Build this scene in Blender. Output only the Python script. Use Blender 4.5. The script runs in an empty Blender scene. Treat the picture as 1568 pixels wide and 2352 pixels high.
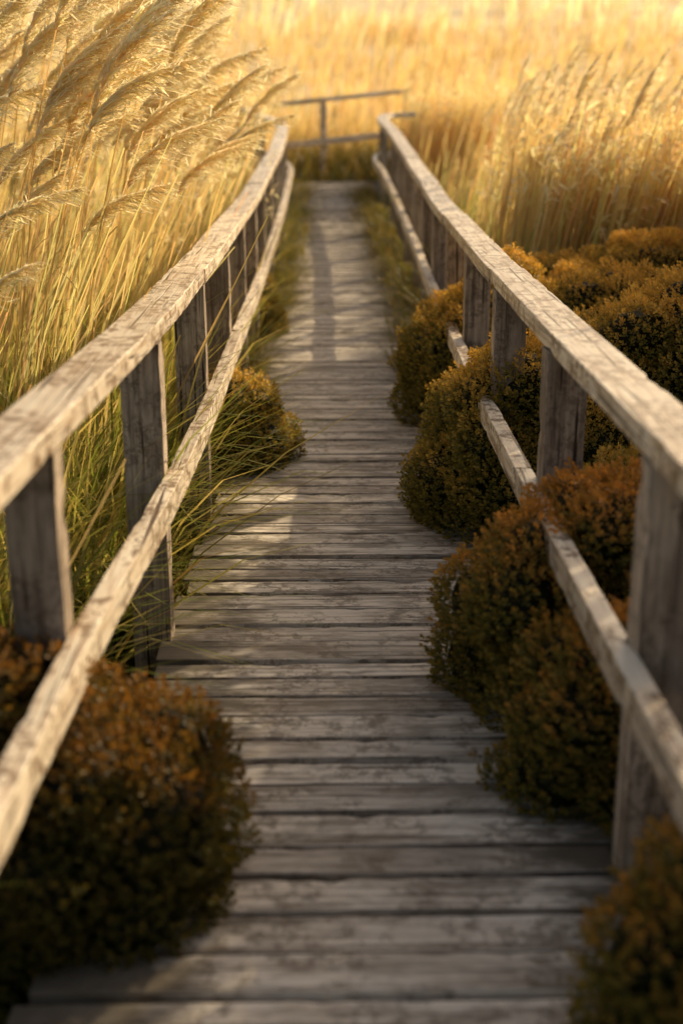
import bpy, math, random
import numpy as np
from mathutils import Vector, noise as mn

random.seed(7); rng=np.random.default_rng(11)
scene=bpy.context.scene
scene.view_settings.view_transform='Standard'
scene.view_settings.look='None'
scene.view_settings.exposure=0
col=scene.collection

# ------------------------------------------------------------ tables
def tab(pts):
    a=np.array(pts,float)
    xs=np.linspace(a[0,0],a[-1,0],800)
    ys=np.interp(xs,a[:,0],a[:,1])
    k=np.ones(25)/25
    ysm=np.convolve(np.pad(ys,12,mode='edge'),k,'valid')
    return lambda y: np.interp(y,xs,ysm)
zd=tab([(-6,0),(9,0),(11,.05),(13,.13),(15,.27),(17,.47),(18.5,.62),(22,.75)])
xl=tab([(-6,-.72),(1.5,-.635),(2.6,-.60),(3.4,-.55),(3.9,-.528),(5,-.507),(7,-.49),(10,-.47),(13,-.44),(17,-.42)])
xr=tab([(-6,.73),(3.7,.70),(5.3,.71),(8,.76),(10,.81),(13,.83),(15,.80),(17,.73)])
gt=[(-60,-.33),(9,-.33),(11,-.27),(13,-.2),(15,-.05),(17,.15),(19,.32),(22,.5),(28,1.0),(40,2.6),(60,5.6),(80,9),(110,14),(160,22),(260,33),(600,42)]
ga=np.array(gt,float)
def zg(x,y):
    x=np.asarray(x,float);y=np.asarray(y,float)
    z=np.interp(y,ga[:,0],ga[:,1])
    return z+.03*np.sin(x*1.7+y*.6)*np.cos(y*1.3-x*.4)-.02+np.clip((y-30)/60,0,1)*1.2*np.sin(x*.045+1.1)

# ------------------------------------------------------------ mesh helpers
def np_mesh(name,verts,faces,cols=None,smooth=False):
    me=bpy.data.meshes.new(name)
    v=np.ascontiguousarray(verts,dtype=np.float32); f=np.ascontiguousarray(faces,dtype=np.int32)
    n,k=f.shape
    me.vertices.add(len(v)); me.vertices.foreach_set("co",v.ravel())
    me.loops.add(n*k); me.loops.foreach_set("vertex_index",f.ravel())
    me.polygons.add(n); me.polygons.foreach_set("loop_start",np.arange(0,n*k,k,dtype=np.int32))
    if cols is not None:
        ca=me.color_attributes.new("Col",'FLOAT_COLOR','POINT')
        c=np.ones((len(v),4),np.float32); c[:,:3]=cols
        ca.data.foreach_set("color",c.ravel())
    me.update(calc_edges=True)
    me.polygons.foreach_set("use_smooth",np.full(n,smooth))
    me.validate()
    return me
class Acc:
    def __init__(s): s.v=[];s.f=[];s.c=[];s.n=0
    def add(s,v,f,c):
        s.v.append(v);s.f.append(f+s.n);s.c.append(c);s.n+=len(v)
    def mesh(s,name,smooth=False):
        return np_mesh(name,np.concatenate(s.v),np.concatenate(s.f),np.concatenate(s.c),smooth)
def strips(P0,A,B,W,wdir,seg,c0,c1,kind='leaf',C=None,cp=1.0):
    N=len(P0); t=np.linspace(0,1,seg+1)
    tt=t[None,:,None]
    P=P0[:,None,:]+A[:,None,:]*tt+B[:,None,:]*tt**2
    if C is not None: P=P+C[:,None,:]*tt**3
    if kind=='leaf': pr=np.minimum(.45+t*3,1)*np.clip(1-t,0,1)**.7+.03
    elif kind=='stem': pr=1-.6*t
    elif kind=='lens': pr=np.sin(np.pi*np.clip(t*.93+.05,0,1))+.04
    else: pr=np.clip(1-t,0,1)**.5+.05
    w=(np.asarray(W)[:,None]*pr[None,:]*.5)[:,:,None]
    L=P-wdir[:,None,:]*w; R=P+wdir[:,None,:]*w
    V=np.stack([L,R],2).reshape(-1,3)
    base=(np.arange(N)*(2*(seg+1)))[:,None]; k=(np.arange(seg)*2)[None,:]
    a=base+k
    F=np.stack([a,a+1,a+3,a+2],-1).reshape(-1,4)
    tc=(t**cp)[None,:,None]
    Cc=c0[:,None,:]*(1-tc)+c1[:,None,:]*tc
    Cc=np.repeat(Cc[:,:,None,:],2,2).reshape(-1,3)
    return V,F,Cc
def cvar(base,n,amt=.2):
    b=np.array(base)[None,:]*np.ones((n,1))
    return np.clip(b*(1+rng.normal(0,amt,(n,1)))*(1+rng.normal(0,amt*.35,(n,3))),.004,.95)
def hdir(az): return np.stack([np.cos(az),np.sin(az),np.zeros_like(az)],-1)
UP=np.array([0,0,1.0])

def addobj(name,me,parent=None,mat=None,loc=(0,0,0)):
    o=bpy.data.objects.new(name,me)
    if mat and me and not me.materials: me.materials.append(mat)
    o.location=loc
    if parent: o.parent=parent
    col.objects.link(o); return o
def meta(o,label=None,cat=None,kind=None,group=None):
    if label:o["label"]=label
    if cat:o["category"]=cat
    if kind:o["kind"]=kind
    if group:o["group"]=group

# ------------------------------------------------------------ materials
def newmat(name):
    m=bpy.data.materials.new(name); m.use_nodes=True
    nt=m.node_tree; nt.nodes.clear(); return m,nt
def N(nt,t,**k):
    n=nt.nodes.new(t)
    for a,b in k.items(): setattr(n,a,b)
    return n
def ramp(nt,src,stops):
    r=N(nt,'ShaderNodeValToRGB'); e=r.color_ramp.elements
    while len(e)<len(stops): e.new(.5)
    for i,(p,c) in enumerate(stops):
        e[i].position=p; e[i].color=(c[0],c[1],c[2],1) if hasattr(c,'__len__') else (c,c,c,1)
    nt.links.new(src,r.inputs[0]); return r.outputs[0]
def mix(nt,f,a,b,mode='MIX'):
    m=N(nt,'ShaderNodeMix',data_type='RGBA',blend_type=mode)
    for i,s in ((0,f),(6,a),(7,b)):
        if isinstance(s,bpy.types.NodeSocket): nt.links.new(s,m.inputs[i])
        elif i==0: m.inputs[0].default_value=s
        else: m.inputs[i].default_value=(s[0],s[1],s[2],1)
    return m.outputs[2]

def leafmat(name,trans=.4,rough=.5,tint=(1,1,1),spec=.3):
    m,nt=newmat(name)
    a=N(nt,'ShaderNodeAttribute',attribute_name="Col")
    c=a.outputs['Color']
    p=N(nt,'ShaderNodeBsdfPrincipled'); p.inputs['Roughness'].default_value=rough
    p.inputs['Specular IOR Level'].default_value=spec
    nt.links.new(c,p.inputs['Base Color'])
    tr=N(nt,'ShaderNodeBsdfTranslucent')
    ct=mix(nt,1.0,c,tint,'MULTIPLY'); nt.links.new(ct,tr.inputs['Color'])
    ms=N(nt,'ShaderNodeMixShader'); ms.inputs[0].default_value=trans
    nt.links.new(p.outputs[0],ms.inputs[1]); nt.links.new(tr.outputs[0],ms.inputs[2])
    o=N(nt,'ShaderNodeOutputMaterial'); nt.links.new(ms.outputs[0],o.inputs[0]); return m

def woodmat(name,axis,pale,mid,dark,stain=.5,lichen=.4,grain=55,bump=.5,edge=0,rough=.7,spec=.4,lsc=30,crack=1.0,cover=.46,cw=.32):
    m,nt=newmat(name)
    tc=N(nt,'ShaderNodeTexCoord'); geo=N(nt,'ShaderNodeNewGeometry'); oi=N(nt,'ShaderNodeObjectInfo')
    ad=N(nt,'ShaderNodeMath',operation='ADD'); nt.links.new(geo.outputs['Random Per Island'],ad.inputs[0]); nt.links.new(oi.outputs['Random'],ad.inputs[1])
    mu=N(nt,'ShaderNodeMath',operation='MULTIPLY'); nt.links.new(ad.outputs[0],mu.inputs[0]); mu.inputs[1].default_value=37
    cb=N(nt,'ShaderNodeCombineXYZ')
    for i in range(3): nt.links.new(mu.outputs[0],cb.inputs[i])
    va=N(nt,'ShaderNodeVectorMath',operation='ADD'); nt.links.new(tc.outputs['Object'],va.inputs[0]); nt.links.new(cb.outputs[0],va.inputs[1])
    P=va.outputs[0]
    def stretched(al,ac):
        mp=N(nt,'ShaderNodeMapping'); s=[ac]*3; s[axis]=al; mp.inputs['Scale'].default_value=s
        nt.links.new(P,mp.inputs['Vector']); return mp.outputs[0]
    def noise(vec,sc,det=6,rough=.6,dist=0):
        n=N(nt,'ShaderNodeTexNoise'); n.inputs['Scale'].default_value=sc; n.inputs['Detail'].default_value=det
        n.inputs['Roughness'].default_value=rough; n.inputs['Distortion'].default_value=dist
        nt.links.new(vec,n.inputs['Vector']); return n.outputs[0]
    g=noise(stretched(2.4,grain),1,5,.72,0)
    c=ramp(nt,g,[(.36,dark),(.49,mid),(.62,pale)])
    cr=noise(stretched(1.4,grain*1.2),1,2,.5,0)
    crm=ramp(nt,cr,[(cw,crack),(cw+.05,0)])
    c=mix(nt,crm,c,(dark[0]*.2,dark[1]*.18,dark[2]*.16))
    wn=N(nt,'ShaderNodeTexWhiteNoise',noise_dimensions='1D'); nt.links.new(mu.outputs[0],wn.inputs['W'])
    bt=ramp(nt,wn.outputs[0],[(0,(.70,.68,.67)),(.5,(.96,.96,.96)),(1,(1.12,1.12,1.12))])
    c=mix(nt,1.0,c,bt,'MULTIPLY')
    st=noise(stretched(2.5,7),1.2,4,.7,0)
    sm=ramp(nt,st,[(.46,0),(.62,stain)])
    c=mix(nt,sm,c,(dark[0]*.55,dark[1]*.5,dark[2]*.45))
    li=noise(P,lsc,4,.8,0)
    lm=ramp(nt,li,[(.49,0),(.55,lichen)])
    l2=noise(P,6,2,.6,0); l2m=ramp(nt,l2,[(cover,0),(cover+.08,1)])
    lmm=mix(nt,1.0,lm,l2m,'MULTIPLY')
    c=mix(nt,lmm,c,(dark[0]*.4,dark[1]*.34,dark[2]*.27))
    if edge:
        sx=N(nt,'ShaderNodeSeparateXYZ'); nt.links.new(tc.outputs['Object'],sx.inputs[0])
        m1=N(nt,'ShaderNodeMath',operation='SUBTRACT'); nt.links.new(sx.outputs[0],m1.inputs[0]); m1.inputs[1].default_value=.13
        m2=N(nt,'ShaderNodeMath',operation='ABSOLUTE'); nt.links.new(m1.outputs[0],m2.inputs[0])
        m3=N(nt,'ShaderNodeMath',operation='MULTIPLY_ADD'); nt.links.new(st,m3.inputs[0]); m3.inputs[1].default_value=.9; nt.links.new(m2.outputs[0],m3.inputs[2])
        em=ramp(nt,m3.outputs[0],[(.74,0),(.95,.9)])
        c=mix(nt,em,c,(dark[0]*.32,dark[1]*.31,dark[2]*.27))
    p=N(nt,'ShaderNodeBsdfPrincipled'); p.inputs['Roughness'].default_value=rough; p.inputs['Specular IOR Level'].default_value=spec
    nt.links.new(c,p.inputs['Base Color'])
    hsum=N(nt,'ShaderNodeMath',operation='SUBTRACT'); nt.links.new(g,hsum.inputs[0]); nt.links.new(crm,hsum.inputs[1])
    b=N(nt,'ShaderNodeBump'); b.inputs['Strength'].default_value=bump; b.inputs['Distance'].default_value=.004
    nt.links.new(hsum.outputs[0],b.inputs['Height']); nt.links.new(b.outputs[0],p.inputs['Normal'])
    o=N(nt,'ShaderNodeOutputMaterial'); nt.links.new(p.outputs[0],o.inputs[0]); return m

M_deck=woodmat("deck_wood",0,(.89,.82,.73),(.73,.655,.57),(.36,.305,.25),.75,.65,66,.85,1,.62,.5,26,.9,.45,.335)
M_rail=woodmat("rail_wood",1,(.98,.90,.75),(.93,.81,.65),(.50,.35,.23),.22,.93,62,.75,0,.40,.9,28,1.0,.42,.34)
M_post=woodmat("post_wood",2,(.62,.51,.41),(.45,.365,.29),(.18,.135,.10),.5,.5,60,.8)
M_fence_sunlit=woodmat("fence_wood_sunlit",0,(.95,.88,.77),(.88,.79,.66),(.6,.46,.32),.3,.4,60,.8)  # wood paled so the far rails read as sunlit
M_grass=leafmat("grass_blade",.52,.45,(1.15,1.07,.88))
M_plume=leafmat("plume_fluff",.6,.6,(1.05,1.02,.95),.15)
M_shrub=leafmat("shrub_leaf",.40,.5,(1.5,1.22,.7),.22)
m,nt=newmat("bark"); p=N(nt,'ShaderNodeBsdfPrincipled'); n=N(nt,'ShaderNodeTexNoise'); n.inputs['Scale'].default_value=60
nt.links.new(ramp(nt,n.outputs[0],[(.3,(.04,.028,.018)),(.7,(.12,.085,.055))]),p.inputs['Base Color']); p.inputs['Roughness'].default_value=.9
o=N(nt,'ShaderNodeOutputMaterial'); nt.links.new(p.outputs[0],o.inputs[0]); M_bark=m
# ground
m,nt=newmat("field_ground"); tc=N(nt,'ShaderNodeTexCoord'); sx=N(nt,'ShaderNodeSeparateXYZ'); nt.links.new(tc.outputs['Object'],sx.inputs[0])
n1=N(nt,'ShaderNodeTexNoise'); n1.inputs['Scale'].default_value=.5; n1.inputs['Detail'].default_value=6; nt.links.new(tc.outputs['Object'],n1.inputs['Vector'])
n2=N(nt,'ShaderNodeTexNoise'); n2.inputs['Scale'].default_value=18; n2.inputs['Detail'].default_value=3; nt.links.new(tc.outputs['Object'],n2.inputs['Vector'])
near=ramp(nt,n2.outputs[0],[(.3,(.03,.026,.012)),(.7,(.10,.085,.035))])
far=ramp(nt,n1.outputs[0],[(.35,(.90,.67,.35)),(.65,(.98,.83,.53))])  # straw colour, with distant haze painted in as extra paleness
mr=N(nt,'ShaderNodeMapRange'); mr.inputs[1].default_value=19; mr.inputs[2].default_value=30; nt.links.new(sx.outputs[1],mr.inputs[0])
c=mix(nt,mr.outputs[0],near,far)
p=N(nt,'ShaderNodeBsdfPrincipled'); p.inputs['Roughness'].default_value=.95; nt.links.new(c,p.inputs['Base Color'])
b=N(nt,'ShaderNodeBump'); b.inputs['Strength'].default_value=.8; b.inputs['Distance'].default_value=.03; nt.links.new(n2.outputs[0],b.inputs['Height']); nt.links.new(b.outputs[0],p.inputs['Normal'])
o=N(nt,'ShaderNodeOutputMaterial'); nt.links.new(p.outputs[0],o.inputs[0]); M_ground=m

# ------------------------------------------------------------ ground
xs=np.concatenate([-np.geomspace(300,4,30),np.linspace(-3.6,3.6,30),np.geomspace(4,300,30)])
ys=np.concatenate([np.linspace(-60,-4,12),np.linspace(-3,32,90),np.geomspace(33,600,60)])
X,Y=np.meshgrid(xs,ys); Z=zg(X,Y)
V=np.stack([X,Y,Z],-1).reshape(-1,3); nx=len(xs); ny=len(ys)
i,j=np.meshgrid(np.arange(nx-1),np.arange(ny-1)); a=(j*nx+i).ravel()
F=np.stack([a,a+1,a+nx+1,a+nx],-1)
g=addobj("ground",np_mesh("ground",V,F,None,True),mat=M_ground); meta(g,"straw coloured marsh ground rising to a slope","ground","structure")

# ------------------------------------------------------------ beams
def rprof(w,h,b):
    pts=[]
    for cx,cy,a0 in ((1,1,0),(-1,1,90),(-1,-1,180),(1,-1,270)):
        for k in (0,45,90):
            a=math.radians(a0+k); pts.append((cx*(w/2-b)+b*math.cos(a),cy*(h/2-b)+b*math.sin(a)))
        if a0==0: pts.append((0,h/2))
        elif a0==90: pts.append((-w/2,0))
        elif a0==180: pts.append((0,-h/2))
        else: pts.append((w/2,0))
    return pts
def beam(path,upref,w,h,b=.006,jit=.003,seed=0.0,V=None,F=None,chipk=9):
    if V is None: V=[];F=[]
    pr=rprof(w,h,b); K=len(pr); n0=len(V); n=len(path)
    path=[Vector(p) for p in path]; upref=Vector(upref)
    for i,p in enumerate(path):
        t=(path[min(i+1,n-1)]-path[max(i-1,0)]).normalized()
        s=t.cross(upref).normalized(); u=s.cross(t).normalized()
        for (x,y) in pr:
            q=p+s*x+u*y
            d=mn.noise(q*4+Vector((seed,seed*1.3,0)))*jit+mn.noise(q*30+Vector((0,seed,seed)))*jit*.3
            chip=mn.noise(Vector((q.x*14+seed,q.y*14,q.z*14)))
            corner=abs(x)>w/2-b*1.2 and abs(y)>h/2-b*1.2
            k=d-(max(0,chip-.22)*jit*chipk if corner else 0)
            r=(s*x+u*y).normalized()
            V.append(tuple(q+r*k))
    for i in range(n-1):
        for k in range(K):
            a=n0+i*K+k; bb=n0+i*K+(k+1)%K
            F.append((a,bb,bb+K,a+K))
    F.append(tuple(n0+k for k in range(K))[::-1]); F.append(tuple(n0+(n-1)*K+k for k in range(K)))
    return V,F
def pymesh(name,V,F,off=(0,0,0)):
    me=bpy.data.meshes.new(name)
    me.from_pydata([(v[0]-off[0],v[1]-off[1],v[2]-off[2]) for v in V],[],F); me.update()
    me.polygons.foreach_set("use_smooth",[True]*len(me.polygons))
    me.update(); me.set_sharp_from_angle(angle=math.radians(14)); return me

postsL=[2.6+1.23*k for k in range(-3,12)]
postsR=[2.5+1.2*k for k in range(-3,12)]
# boardwalk
V=[];F=[]
y=-2.5; k=0
while y<17.9:
    w=random.uniform(.092,.142); gap=random.uniform(.013,.022)
    yc=y+w/2
    a=float(xl(yc))+.045+random.uniform(-.02,.012); bx=float(xr(yc))+.01+random.uniform(-.025,.03)
    if min(abs(yc-q) for q in postsL)<.11: a=float(xl(yc))+.060
    if min(abs(yc-q) for q in postsR)<.11: bx=float(xr(yc))-.060
    if yc>16.9: a,bx=-.75+random.uniform(-.03,.03),2.6+random.uniform(-.03,.03)
    z=float(zd(yc))-.02+random.uniform(-.005,.005); sk=random.uniform(-.005,.005)+max(0,min((yc-14.2)*.12,.42))*(bx-a)/1.25; tl=random.uniform(-.005,.005)
    n=int((bx-a)/.045)+2
    path=[(a+(bx-a)*i/(n-1), yc+sk*(i/(n-1)-.5), z+tl*(i/(n-1)-.5)) for i in range(n)]
    beam(path,(0,0,1),w,.042,.0035,.0012,k*3.7,V,F,22)
    y+=w+gap; k+=1
for off in (-.38,.1,.55):
    path=[(off,yy,float(zd(yy))-.055-.06) for yy in np.arange(-2.4,17.6,.4)]
    beam(path,(0,0,1),.07,.11,.006,.002,off*9,V,F)
deck=addobj("boardwalk",pymesh("boardwalk",V,F),mat=M_deck); meta(deck,"weathered grey timber plank boardwalk with worn dark edges","boardwalk","structure")

def curve_pts(pts,step=.05):
    P=[Vector(p) for p in pts]; out=[]
    P=[P[0]*2-P[1]]+P+[P[-1]*2-P[-2]]
    for i in range(1,len(P)-2):
        L=(P[i+1]-P[i]).length; n=max(1,int(L/step))
        for k in range(n):
            t=k/n; a,b,c,d=P[i-1],P[i],P[i+1],P[i+2]
            out.append(.5*((2*b)+(c-a)*t+(2*a-5*b+4*c-d)*t*t+(3*b-a-3*c+d)*t**3))
    out.append(P[-2]); return out
def railing(xf,curl,posts,side,label,extra_posts):
    base=(float(xf(2.6)),2.6,0)
    e=bpy.data.objects.new("wooden_railing",None); e.location=base; col.objects.link(e); meta(e,label,"fence")
    e.empty_display_size=.2
    main=[(float(xf(yy)),yy,float(zd(yy))+1.0-.03) for yy in np.arange(-2.3,15.3,.35)]
    cu=[(x,yy,float(zd(yy))+.97) for x,yy in curl]
    top=curve_pts(main+cu)
    joints=[0.15,2.0,5.03,7.45,9.9,12.3,14.8]
    segs=[];cur=[top[0]];ji=0
    for p in top[1:]:
        cur.append(p)
        while ji<len(joints) and p.y>joints[ji]:
            segs.append(cur);cur=[p.copy()];ji+=1;break
    segs.append(cur)
    for si,s in enumerate(segs):
        if len(s)<2: continue
        dz=random.uniform(-.005,.005); dx=random.uniform(-.005,.005)
        s=[p.copy() for p in s]
        if si>0: 
            t=(s[1]-s[0]).normalized(); s[0]=s[0]+t*.005
        t=(s[-1]-s[-2]).normalized(); s[-1]=s[-1]-t*.004
        s=[Vector((p.x+dx+.004*mn.noise(p*1.1),p.y,p.z+dz+.005*mn.noise(p*.9+Vector((3,0,0))))) for p in s]
        V,F=beam(s,(0,0,1),.130,.056,.0035,.0012,si*11.3+side*5,None,None,16)
        addobj("top_rail",pymesh("top_rail",V,F,base),e,M_rail)
    mo=.086 if side<0 else .083
    mid=[Vector((p.x-side*mo,p.y,p.z+.03-1.0+.50)) for p in top]
    j2=[1.4,3.85,6.3,8.7,11.2,13.6]; segs=[];cur=[mid[0]];ji=0
    for p in mid[1:]:
        cur.append(p)
        if ji<len(j2) and p.y>j2[ji]: segs.append(cur);cur=[p.copy()];ji+=1
    segs.append(cur)
    for si,s in enumerate(segs):
        s=[Vector((p.x+.003*mn.noise(p*.8+Vector((9,0,0))),p.y,p.z+.004*mn.noise(p*.7+Vector((0,4,si))))) for p in s]
        t=(s[-1]-s[-2]).normalized(); s[-1]=s[-1]-t*.004
        V,F=beam(s,(0,0,1),.052,.080,.003,.0008,si*7.3+side*3+50,None,None,16)
        addobj("mid_rail",pymesh("mid_rail",V,F,base),e,M_rail)
    for q in posts:
        if q>15.2: continue
        x=float(xf(q)); zz=float(zd(q)); w=random.uniform(.108,.122); d=random.uniform(.088,.10)
        V,F=beam([(x,q,zz-.45+(.45+.9385)*k/28) for k in range(29)],(0,1,0),w,d,.004,.0012,q*5+side,None,None,16)
        addobj("post",pymesh("post",V,F,(x,q,zz-.45)),e,M_post,(x-base[0],q-base[1],zz-.45))
    for (x,q) in extra_posts:
        zz=float(zd(q))
        V,F=beam([(x,q,zz-.45+(.45+.9385)*k/20) for k in range(21)],(0,1,0),.10,.09,.005,.002,q*5+side)
        addobj("post",pymesh("post",V,F,(x,q,zz-.45)),e,M_post,(x-base[0],q-base[1],zz-.45))
    return e
railing(xl,[(-.425,15.4),(-.50,15.9),(-.66,16.35),(-.82,16.8),(-.95,17.3)],postsL,-1,"weathered wooden railing half swallowed by reeds and grass",[(-.72,16.5)])
railing(xr,[(.77,15.5),(.73,16.0),(.75,16.35),(.86,16.58),(1.15,16.70)],postsR,1,"weathered wooden railing with shrubs pushing through its bars",[(.765,16.40)])
# far fence
base=(.03,18.5,.3)
e=bpy.data.objects.new("wooden_fence",None); e.location=base; col.objects.link(e); meta(e,"weathered two-bar wooden fence closing off the boardwalk bend","fence")
def ff(x): return 18.45+.12*x, 1.575+.10*x
for (nm,dz,w,h) in (("top_rail",0,.14,.06),("mid_rail",-.54,.06,.085)):
    for xa,xb in ((-1.15,.04),(.044,1.22)):
        V,F=beam([(xx,ff(xx)[0]-(.075 if dz else 0),min(ff(xx)[1],1.70)+dz) for xx in np.linspace(xa,xb,30)],(0,0,1),w,h,.006,.003,xa*3+dz)
        addobj(nm,pymesh(nm,V,F,base),e,M_fence_sunlit)
for x in (-1.10,.04,1.17):
    yy,zt=ff(x); zt=min(zt,1.70)-.034; zb=float(zg(x,yy))-.2
    V,F=beam([(x,yy,zb+(zt-zb)*k/20) for k in range(21)],(0,1,0),.085,.08,.006,.003,x*5)
    addobj("post",pymesh("post",V,F,(x,yy,zb)),e,M_rail,(x-base[0],yy-base[1],zb-base[2]))

# ------------------------------------------------------------ shrubs
RUST=(.55,.28,.06); SUNLIT_GOLD=(.86,.56,.12)  # gold tip colour also carries painted sunlight
def shrub(cx,cy,rx,ry,h,seed,orange=1.0,zb=None,label="",tipc=SUNLIT_GOLD,gk=1.0):
    r=np.random.default_rng(seed)
    if zb is None: zb=float(zg(cx,cy))
    hh=h-zb
    ravg=(rx+ry)/2
    nl=22
    ang=np.arange(nl)*2.4+r.uniform(0,.8,nl); el=np.arcsin(np.linspace(.02,.98,nl))
    dirs=np.stack([np.cos(ang)*np.cos(el),np.sin(ang)*np.cos(el),np.sin(el)],-1)
    lr=r.uniform(.22,.42,nl)*min(ravg,hh*.75)
    jr=r.uniform(.84,1.10,nl)
    cen=np.stack([dirs[:,0]*(rx-lr)*jr,dirs[:,1]*(ry-lr)*jr,(dirs[:,2]*(hh*.62-lr))*jr+hh*.38],-1)
    cen=np.vstack([cen,[0,0,hh*.42]]); lr=np.append(lr,min(ravg,hh*.58)*.82)
    acc=Acc(); lows=[]
    for li in range(len(lr)):
        n=int(4*np.pi*lr[li]**2*2800)
        k=np.arange(n)+.5; ph=np.arccos(1-2*k/n); th=np.pi*(1+5**.5)*k
        d=np.stack([np.cos(th)*np.sin(ph),np.sin(th)*np.sin(ph),np.cos(ph)],-1)
        bump=.09*np.sin(d[:,0]*7+seed+li)*np.sin(d[:,1]*6+li*2)+.07*np.sin(d[:,2]*11+d[:,0]*7+li)
        rad=lr[li]*(1+bump)+np.abs(r.normal(0,.008,n))+(r.uniform(0,1,n)>.96)*r.uniform(.01,.025,n)
        p=cen[li]+d*rad[:,None]
        keep=p[:,2]>0.02
        for lj in range(len(lr)):
            if lj!=li: keep&=np.linalg.norm(p-cen[lj],axis=1)>lr[lj]*.9
        lows.append((p[keep],d[keep],bump[keep]))
    P=np.vstack([a for a,b,c_ in lows]); D=np.vstack([b for a,b,c_ in lows]); BU=np.concatenate([c_ for a,b,c_ in lows])
    sc=np.array([rx/np.percentile(np.abs(P[:,0]),98),ry/np.percentile(np.abs(P[:,1]),98),hh/np.percentile(P[:,2],98.5)])
    P=P*sc+r.normal(0,.005,P.shape)
    n=len(P)
    ax=D*.8+UP*.55+r.normal(0,.3,P.shape); ax/=np.linalg.norm(ax,axis=1)[:,None]
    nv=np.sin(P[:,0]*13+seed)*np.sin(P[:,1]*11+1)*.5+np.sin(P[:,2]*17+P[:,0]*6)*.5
    of=np.clip(-.26+.9*(P[:,2]/hh-.50)+.8*np.clip(D[:,2],-.3,1)*(P[:,2]/hh)+2.4*BU+.2*nv+r.normal(0,.10,n),0,1)*orange  # orange tops over darker lower leaves: own tint plus painted sunlight
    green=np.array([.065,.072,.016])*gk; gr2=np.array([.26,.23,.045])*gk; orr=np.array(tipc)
    LV=6
    for q in range(LV):
        az=q*2.4+r.uniform(0,.8,n)
        u=np.cross(ax,r.normal(0,1,P.shape)*.05+np.array([.3,.5,.81])); u/=np.linalg.norm(u,axis=1)[:,None]+1e-6
        v=np.cross(ax,u)
        out=u*np.cos(az)[:,None]+v*np.sin(az)[:,None]
        lv=q/(LV-1)
        ld=out*(.95-.45*lv)+ax*(.35+.6*lv); ld/=np.linalg.norm(ld,axis=1)[:,None]
        L=r.uniform(.013,.020,n); W=L*r.uniform(.58,.72,n)
        P0=P+ax*(.022*lv-.006)
        side=np.cross(ax,out)
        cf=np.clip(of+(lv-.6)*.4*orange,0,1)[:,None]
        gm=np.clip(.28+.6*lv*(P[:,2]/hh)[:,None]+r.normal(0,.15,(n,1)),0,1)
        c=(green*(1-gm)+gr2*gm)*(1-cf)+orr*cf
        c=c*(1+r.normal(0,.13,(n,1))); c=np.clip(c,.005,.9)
        tip=P0+ld*L[:,None]; m1=P0+ld*(L*.55)[:,None]
        a=m1+side*(W*.5)[:,None]+ax*.0015; b=m1-side*(W*.5)[:,None]+ax*.0015
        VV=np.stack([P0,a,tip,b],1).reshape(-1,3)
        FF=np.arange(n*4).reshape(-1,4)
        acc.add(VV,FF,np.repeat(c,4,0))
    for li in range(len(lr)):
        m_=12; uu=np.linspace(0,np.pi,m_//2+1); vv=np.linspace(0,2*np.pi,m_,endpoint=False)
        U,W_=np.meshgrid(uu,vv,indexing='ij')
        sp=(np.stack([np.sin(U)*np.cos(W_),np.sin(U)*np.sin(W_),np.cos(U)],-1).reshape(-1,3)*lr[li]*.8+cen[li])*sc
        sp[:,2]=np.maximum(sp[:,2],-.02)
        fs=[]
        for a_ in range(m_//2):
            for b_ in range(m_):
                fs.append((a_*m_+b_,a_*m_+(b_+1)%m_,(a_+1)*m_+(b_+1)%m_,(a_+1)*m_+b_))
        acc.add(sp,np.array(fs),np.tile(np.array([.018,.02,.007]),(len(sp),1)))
    e=bpy.data.objects.new("shrub",None); e.location=(cx,cy,zb); e.empty_display_size=.1; col.objects.link(e)
    meta(e,label,"shrub",group="low shrubs crowding the boardwalk")
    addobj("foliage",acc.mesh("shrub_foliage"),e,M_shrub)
    nb=22; az=r.uniform(0,6.28,nb)
    P0=np.zeros((nb,3)); P0[:,:2]=r.normal(0,.03,(nb,2))
    tgt=cen[r.integers(0,len(cen),nb)]+r.normal(0,.04,(nb,3))
    VV,FF,CC=strips(P0,tgt*.5+UP*.05,tgt*.5-UP*.05,np.full(nb,.014),hdir(az),5,cvar((.1,.07,.05),nb),cvar((.12,.08,.05),nb),'stem')
    V2,F2,C2=strips(P0,tgt*.5+UP*.05,tgt*.5-UP*.05,np.full(nb,.014),hdir(az+1.57),5,cvar((.1,.07,.05),nb),cvar((.12,.08,.05),nb),'stem')
    A=Acc();A.add(VV,FF,CC);A.add(V2,F2,C2)
    addobj("branch",A.mesh("shrub_branch"),e,M_bark)
lab1="rusty orange and green leaved shrub spilling over the planks"
lab2="dense dark green shrub growing beside the railing"
lab3="golden orange tipped shrub with painted sunlit tops beside the railing"
shrub(1.95,7.6,1.05,.6,.84,1,.8,label="wide low orange tipped shrub with painted sunlit tops behind the railing",gk=1.1)
shrub(.90,6.80,.48,.60,.78,2,.7,label=lab1,gk=1.1)
shrub(1.55,6.5,.45,.45,.78,21,.85,label=lab3,gk=1.1)
shrub(.84,5.10,.46,.50,.68,3,.7,label=lab1,gk=1.1)
shrub(1.52,5.5,.55,.5,.86,4,.95,label=lab3,gk=1.2)
shrub(1.24,4.20,.40,.34,.56,5,.5,label=lab2,gk=1.0)
shrub(.79,3.36,.44,.38,.625,6,.95,label=lab1,tipc=RUST)
shrub(.80,2.88,.36,.27,.45,7,.85,label=lab1,tipc=RUST)
shrub(.93,1.93,.44,.32,.50,8,.9,label=lab1,tipc=RUST)
shrub(-.40,5.95,.28,.30,.38,9,.5,label="small round dark shrub on the plank edge",gk=.9)
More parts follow.
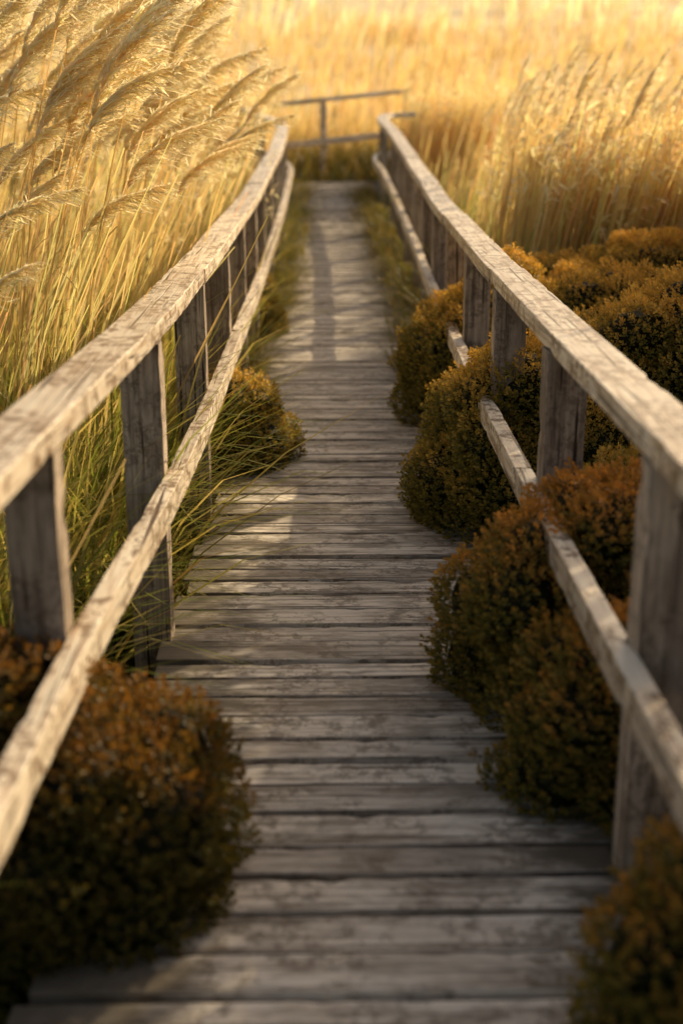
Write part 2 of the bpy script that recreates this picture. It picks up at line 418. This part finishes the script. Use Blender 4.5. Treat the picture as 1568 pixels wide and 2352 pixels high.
shrub(-.66,2.48,.46,.35,.52,10,.65,label="reddish brown and green shrub under the lower rail",tipc=(.27,.115,.025),gk=.6)  # leaf colours darkened to stand in for shade on this shrub
shrub(1.98,4.7,.5,.5,.74,12,1.0,label=lab3,gk=1.2)
shrub(1.6,3.1,.5,.6,.5,13,.6,label=lab2)
shrub(-.50,9.4,.24,.4,.40,14,.3,zb=-.3,label="small dark green bush at the plank edge",gk=.8)

# ------------------------------------------------------------ grass
def tufts(n,xf,yr,spread,per,wide=.30,pad=1.1):
    out=[];tot=0
    while tot<n:
        y=rng.uniform(yr[0],yr[1],n*2)
        x=rng.uniform(-1,1,n*2)*(wide*y+pad)
        k=xf(x,y); out.append(np.stack([x[k],y[k]],-1)); tot+=k.sum()
        if k.sum()==0: break
    p=np.concatenate(out)[:n]
    q=np.repeat(p,per,0)+rng.normal(0,spread,(len(p)*per,2))
    return q
inL=lambda x,y:(x<xl(y)-.14-.14*(y<4.2))&~((y<3.2)&(x>-1.5))
def inR(x,y):
    far=(y>=7.2)&(x>xr(y)+.18+np.clip((9-y)*.3,0,.5))
    return far&~((y<8.4)&(x>.9))
def place(q):
    return np.stack([q[:,0],q[:,1],zg(q[:,0],q[:,1])-.02],-1)
G=(.07,.105,.017); G2=(.29,.33,.055); GY=(.75,.58,.19); S0=(.18,.18,.045); S1=(.94,.70,.34); S2=(.95,.84,.57)
def green(acc,q,hm,hs,w,lean=.3,tipc=GY,pw=2,g2=G2):
    n=len(q); P=place(q); H=np.clip(rng.normal(hm,hs,n),.12,2)
    az=rng.uniform(0,6.28,n); D=hdir(az)*(np.minimum(rng.gamma(2,.5,n),1.8)*lean*H)[:,None]; D[:,0]+=.08*H
    A=UP*(H*1.0)[:,None]+D*.3; B=D*.9; C=-UP*(H*rng.uniform(.0,.6,n))[:,None]+D*.2
    f=az+1.57+rng.normal(0,.5,n)
    m=rng.uniform(0,1,(n,1))
    c0=cvar(G,n); c1=cvar(g2,n)*(1-m**pw)+cvar(tipc,n)*m**pw
    acc.add(*strips(P,A,B,w*rng.uniform(.6,1.3,n),hdir(f),4,c0,c1,'leaf',C,.9))
def straw(acc,q,hm,hs,w,lean=.14,c0=S0,c1=S1,seg=4,wind=.12,kind='stem',droop=.05,H=None):
    n=len(q); P=place(q)
    if H is None: H=np.clip(rng.normal(hm,hs,n),.2,3)
    az=rng.uniform(0,6.28,n); D=hdir(az)*(rng.normal(0,lean,n)*H)[:,None]
    wd=np.array([1,-.15,0])*(wind*H*rng.uniform(.5,1.5,n))[:,None]
    A=UP*H[:,None]+D; B=wd; C=-UP*(droop*H)[:,None]
    acc.add(*strips(P,A,B,w*rng.uniform(.6,1.4,n),hdir(rng.normal(0,.7,n)),seg,cvar(c0,n),cvar(c1,n,.22),kind,C,1.0))
    return P+A+B+C
def heads(acc,T,L,ns,w,c=S2,wind=.8):
    n=len(T); L=np.full(n,L)[:,None]
    for k in range(ns):
        s=rng.uniform(0,1,(n,1))
        P0=T-UP*(L*.75*(1-s))-np.array([.25,0,0])*(L*(1-s))
        A=UP*(L*.35*rng.uniform(.4,1,(n,1)))+np.array([wind,-.1,0])*(L*.32*rng.uniform(.3,1.2,(n,1)))+rng.normal(0,.16,(n,3))*L
        B=-UP*(L*.22)
        acc.add(*strips(P0,A,B,np.full(n,w)*rng.uniform(.6,1.4,n),hdir(rng.uniform(-.9,.9,n)),2,cvar(c,n,.15),cvar(c,n,.15),'lens'))

# near left
A=Acc()
green(A,tufts(600,inL,(1.2,6.8),.05,18),.95,.2,.018,.34,GY,1.8)
green(A,tufts(420,inL,(6.5,13),.07,12),1.0,.2,.022,.36,GY,1.4)
def inL2(x,y): return inL(x,y)&(x<-.85)
straw(A,tufts(45,inL2,(2.6,6.5),.06,5),1.25,.28,.009,.12,S0,S1,3,.2)
straw(A,tufts(130,inL2,(4.6,9),.10,5),1.50,.25,.011,.09,S0,S1,3,.2)
T=straw(A,tufts(210,inL2,(8,16),.10,7),1.50,.3,.015,.10,S0,S1,3,.16)
heads(A,T[::4],.30,7,.022)
straw(A,tufts(130,inL,(3,12),.08,7),.95,.25,.016,.22,S0,GY,4,.2,'leaf',.3)
o=addobj("grass",A.mesh("grass_left"),mat=M_grass); meta(o,"green based golden marsh grass beside the railing","grass","stuff")
# right
A=Acc()
green(A,tufts(950,inR,(7,15),.07,12),.95,.2,.020,.35,(.72,.54,.18))
straw(A,tufts(180,inR,(7,16),.09,7),1.15,.25,.013,.12,S0,S1,3,.12)
def inR2(x,y): return inR(x,y)&(x>xr(y)+.45)&(y>8)
T=straw(A,tufts(220,inR2,(8,17.5),.12,7),1.42,.26,.014,.09,S0,S1,3,.14)
heads(A,T[::4],.32,8,.026)
# dense stand right behind the shrubs
p=rng.uniform(0,1,(230,2))*[1.5,1.3]+[1.25,8.35]; q=np.repeat(p,10,0)+rng.normal(0,.06,(2300,2))
T=straw(A,q,1.72,.16,.016,.06,S0,S1,3,.12); heads(A,T[::4],.30,8,.024)
q=np.stack([rng.uniform(1.02,2.6,1200),rng.uniform(16.9,18.3,1200)],-1)
T=straw(A,q,1.40,.2,.02,.06,(.75,.55,.24),S1,3,.1); heads(A,T[::2],.26,7,.02)
q=np.stack([rng.uniform(-2.2,-.75,900),rng.uniform(17.3,18.3,900)],-1)
T=straw(A,q,1.35,.2,.02,.06,(.7,.5,.22),S1,3,.1); heads(A,T[::2],.26,7,.02)
# unseen band of tall grass, placed and sized to shade the deck
pp=rng.uniform(0,1,(1000,2))*[1.1,9.8]+[2.05,-1.2]; pp=pp[pp[:,0]>.29*pp[:,1]+.12]
q=np.repeat(pp,12,0)+rng.normal(0,.06,(len(pp)*12,2))
H=np.clip(rng.normal(2.24,.10,len(q)),1,3)-.30*np.exp(-((q[:,1]-5.3)/.13)**2)  # narrow dip in height lets a sun patch reach the deck
straw(A,q,0,0,.024,.03,S0,S1,3,.02,'stem',.03,H)
o=addobj("grass",A.mesh("grass_right"),mat=M_grass); meta(o,"tall golden marsh grass with green base beside shrubs, plus unseen shade band","grass","stuff")
# beyond the fence
A=Acc()
FS0=(.65,.48,.22); HAZE_PALE=(.96,.88,.65)  # far blades paled to paint in backlit haze
def inF(x,y): return (y>19.3)
q=tufts(800,inF,(19.3,24),.12,9); straw(A,q,.80,.22,.024,.22,(.15,.11,.035),(.86,.60,.26),3,.12,'leaf')
q=tufts(900,lambda x,y:y>22,(22,45),.4,8); T=straw(A,q,.65,.28,.06,.2,FS0,(.95,.73,.39),2,.15,'leaf')
q=tufts(600,lambda x,y:y>40,(40,100),.8,7); straw(A,q,.7,.3,.16,.2,(.9,.75,.47),HAZE_PALE,2,.15,'leaf')
def inC(x,y): return (((x<xl(y)-.1)|(x>xr(y)+.1))&(y<16.2))
q=tufts(300,inC,(13,18.9),.08,10,.12,.6); green(A,q,.7,.18,.02)
q=np.stack([rng.uniform(-3,3,4200),rng.uniform(18.7,19.8,4200)],-1)
green(A,q,.85,.2,.024,.3,(.34,.21,.06),1.0,(.16,.14,.03))
q=np.stack([rng.uniform(-1.6,1.3,1800),rng.uniform(17.7,18.8,1800)],-1)
green(A,q,.62,.17,.022,.3,(.28,.18,.05),1.0,(.12,.11,.03))
o=addobj("grass_field",A.mesh("grass_field"),mat=M_grass); meta(o,"sunlit golden meadow of dry grass on a slope","meadow","stuff")
# edge weeds over the deck
A=Acc()
def edge(n,y0,y1,xf,sgn,hm,ln,w,cc=GY,jit=.03,g2=G2):
    y=rng.uniform(y0,y1,n); y=y+.12*np.sin(y*5.1); x=xf(y)+rng.normal(0,jit,n)-sgn*.03
    P=np.stack([x,y,np.maximum(zg(x,y),zd(y)-.32)],-1); H=rng.uniform(.6,1.3,n)*hm+.3
    az=rng.normal(0 if sgn>0 else math.pi,.9,n)-.25*sgn; D=hdir(az)
    L=np.minimum(rng.gamma(2.2,.45,n),1.7)*ln
    Ad=UP*H[:,None]*1.25; B=D*(L*1.0)[:,None]; C=-UP*(H*.55)[:,None]+D*(L*.2)[:,None]
    m=rng.uniform(0,1,(n,1))
    A.add(*strips(P,Ad,B,w*rng.uniform(.5,1.2,n),hdir(az+1.57),6,cvar(G,n),cvar(g2,n)*(1-m)+cvar(cc,n)*m,'leaf',C,.8))
edge(340,4.15,5.5,lambda y:xl(y)+.02,1,.14,.12,.010)
edge(30,4.2,5.3,lambda y:xl(y)+.05,1,.04,.22,.006,(.85,.62,.3))
DG=(.14,.16,.035)
edge(1300,6.4,12,lambda y:xl(y)+.08,1,.22,.12,.014,(.45,.32,.09),.04,DG)
edge(3800,7.8,17.0,lambda y:xr(y)-.10-.07*np.clip(y-11,0,3)/3,-1,.28,.19,.016,(.48,.32,.09),.09,DG)
edge(2200,10,17.4,lambda y:xl(y)+.12+.05*np.clip(y-13,0,3)/3,1,.26,.17,.016,(.45,.32,.09),.07,DG)
o=addobj("edge_grass",A.mesh("edge_grass"),mat=M_grass); meta(o,"thin arching grass blades leaning over the plank edge","grass","stuff")

# ------------------------------------------------------------ reeds
def reed_meshes(seed,H,lean,plL,fluff,ns,cA,cB,ww,bend,sp=.5):
    r=np.random.default_rng(seed)
    def cl(t):
        t=np.asarray(t)[...,None]
        x=lean*H*t**2.2; z=H*(t-.035*t**5)
        return np.concatenate([x,0.02*np.sin(t*4+seed)*H*.5,z],-1)
    def ribbon(W,wd,c0,c1,ts):
        P=cl(ts); w=(W*(1-.5*ts))[:,None]*.5; V=np.stack([P-wd*w,P+wd*w],1).reshape(-1,3)
        k=np.arange(len(ts)-1)*2; F=np.stack([k,k+1,k+3,k+2],-1)
        c=np.array(c0)*(1-ts[:,None])+np.array(c1)*ts[:,None]
        return V,F,np.repeat(c,2,0)
    ts=np.linspace(0,.9,10); S=Acc()
    for a in (0,1.57):
        S.add(*ribbon(.008,np.array([math.cos(a),math.sin(a),0]),(.25,.24,.07),(.85,.62,.30),ts))
    nl=3; tl=r.uniform(.15,.6,nl); P0=cl(tl); az=r.normal(0,1.2,nl); L=r.uniform(.25,.5,nl)
    A_=UP*(L*.7)[:,None]+hdir(az)*(L*.4)[:,None]; B_=hdir(az)*(L*.3)[:,None]-UP*(L*.25)[:,None]; C_=-UP*(L*.25)[:,None]
    S.add(*strips(P0,A_,B_,np.full(nl,.013),hdir(az+1.57),5,cvar((.35,.3,.08),nl),cvar((.85,.62,.26),nl),'leaf',C_))
    Pq=Acc(); P1=cl(np.array([.9]))[0]; T=cl(np.array([.9]))[0]-cl(np.array([.86]))[0]; T/=np.linalg.norm(T)
    def ra(s):
        s=s[...,None]
        return P1+T*plL*s*.92+np.array([bend,0,-bend*.42])*plL*s**1.9
    def rt(s):
        d=ra(s+.02)-ra(np.maximum(s-.02,0)); return d/np.linalg.norm(d,axis=-1)[...,None]
    n=ns; s=np.linspace(0,1,n)+r.normal(0,.02,n); s=np.clip(s,0,1); P0=ra(s); Tn=rt(s)
    az=r.uniform(0,6.28,n); side=np.stack([np.cos(az)*.7,np.sin(az),np.sin(az*1.7)*.6],-1)
    env=(np.sin(np.pi*np.clip(s*.78+.16,0,1)))
    L=plL*fluff*env*r.uniform(.55,1.15,n)
    A_=(Tn*.8+side*sp)*L[:,None]; B_=(np.array([.30,0,-.34])*1.0)*L[:,None]+r.normal(0,.06,(n,3))*L[:,None]
    Pq.add(*strips(P0,A_,B_,np.full(n,ww)*r.uniform(.5,1.4,n),hdir(r.uniform(-.9,.9,n)),3,cvar(cA,n,.16),cvar(cB,n,.10),'lens'))
    for rep in range(2):
        u=r.uniform(.25,.95,n)[:,None]; Q=P0+A_*u+B_*u*u; l=(L*.28*r.uniform(.5,1.2,n))[:,None]
        d=A_/np.linalg.norm(A_,axis=1)[:,None]*.7+r.normal(0,.42,(n,3)); d[:,0]+=.3
        Pq.add(*strips(Q,d*l,-UP*.2*l,np.full(n,ww*.6),hdir(r.uniform(0,3.14,n)),1,cvar(cB,n,.10),cvar(cB,n,.10),'stem'))
    ss=np.linspace(0,1,9); R=ra(ss); w=.005*(1-ss*.7)[:,None]*.5
    Vr=np.stack([R-np.array([1,0,0])*w,R+np.array([1,0,0])*w],1).reshape(-1,3); k=np.arange(8)*2
    Pq.add(Vr,np.stack([k,k+1,k+3,k+2],-1),np.tile(np.array([.6,.4,.18]),(18,1)))
    ms=S.mesh("reed_stem"); mp=Pq.mesh("reed_plume"); ms.materials.append(M_grass); mp.materials.append(M_plume)
    return ms,mp
PA=(.94,.74,.45); PB=(.95,.87,.64)
varL=[reed_meshes(100+i,2.0,random.uniform(.11,.21),random.uniform(.40,.50),random.uniform(.31,.37),250,PA,PB,.014,random.uniform(.35,.65),.55) for i in range(9)]
varR=[reed_meshes(200+i,2.0,random.uniform(.05,.12),random.uniform(.28,.38),random.uniform(.26,.34),80,(.94,.77,.48),(.95,.87,.66),.018,random.uniform(.2,.4),.45) for i in range(6)]
def put_reed(var,x,y,ztip,rz,label,group):
    z0=float(zg(x,y))-.02
    ms,mp=var
    e=bpy.data.objects.new("reed",None); e.empty_display_size=.05; col.objects.link(e)
    sz=(ztip-z0)/2.22; e.location=(x,y,z0); e.rotation_euler=(0,0,rz); e.scale=(sz**.5,sz**.5,sz)
    meta(e,label,"reed",group=group)
    addobj("stem",ms,e); addobj("plume",mp,e)
labL="tall dry reed with feathery golden plume beside the railing"
cnt=0
for (tx,ty,tz) in [(-.86,4.1,1.27),(-.98,4.7,1.50),(-.72,5.2,1.50),(-1.25,4.9,1.62),(-1.1,5.3,1.72),(-.95,5.9,1.75),(-.45,7.0,1.62),(-.35,7.6,1.72),(-.3,8.2,1.90),(-.4,8.8,1.60),(-.45,6.4,1.60),(-.4,6.9,1.9),(-.55,6.0,1.8)]:
    put_reed(random.choice(varL),tx-.48,ty,tz,random.uniform(-.25,.25),labL,"plumed reeds beside the railing"); cnt+=1
while cnt<84:
    y=random.uniform(4.7,8.2); x=random.uniform(-.25*y-.5,-.92)
    zt=random.gauss(2.08,.28)-max(0,(x+1.35))*.5
    put_reed(random.choice(varL),x,y,zt,random.uniform(-.35,.3),labL,"plumed reeds beside the railing"); cnt+=1
cnt=0
while cnt<115:
    y=random.uniform(8.4,13.0); x=random.uniform(float(xr(y))+.5,.27*y)
    zt=random.gauss(1.80,.20)
    put_reed(random.choice(varR),x,y,zt,random.uniform(-.5,.5),"slender dry reed with pale golden seed head in tall grass","slender reeds in the tall grass"); cnt+=1

# ------------------------------------------------------------ light
EL=math.radians(26.5); AZ=math.radians(43)
sd=Vector((math.sin(AZ)*math.cos(EL),math.cos(AZ)*math.cos(EL),math.sin(EL)))
L=bpy.data.lights.new("sun",'SUN'); L.energy=5; L.angle=math.radians(.6); L.color=(1.0,.79,.48)
lo=bpy.data.objects.new("sun",L); col.objects.link(lo); lo.rotation_euler=sd.to_track_quat('Z','Y').to_euler(); lo.location=(20,15,12)
w=bpy.data.worlds.new("World"); scene.world=w; w.use_nodes=True; nt=w.node_tree
bg=nt.nodes['Background']; sky=N(nt,'ShaderNodeTexSky',sky_type='NISHITA'); sky.sun_disc=False
sky.sun_elevation=EL; sky.sun_rotation=AZ; sky.dust_density=4; sky.air_density=1.0; sky.ozone_density=.4
wm=mix(nt,1.0,sky.outputs[0],(1.0,.88,.72),'MULTIPLY')
nt.links.new(wm,bg.inputs[0]); bg.inputs[1].default_value=.15
# ------------------------------------------------------------ camera
cam=bpy.data.cameras.new("camera"); co=bpy.data.objects.new("camera",cam); col.objects.link(co)
cam.sensor_fit='HORIZONTAL'; cam.sensor_width=24; cam.lens=45.9; cam.clip_end=2000; cam.clip_start=.05
co.location=(0,0,1.63); co.rotation_euler=(math.radians(90-17.7),0,math.radians(-.89))
cam.dof.use_dof=True; cam.dof.focus_distance=4.8; cam.dof.aperture_fstop=1.5
scene.camera=co
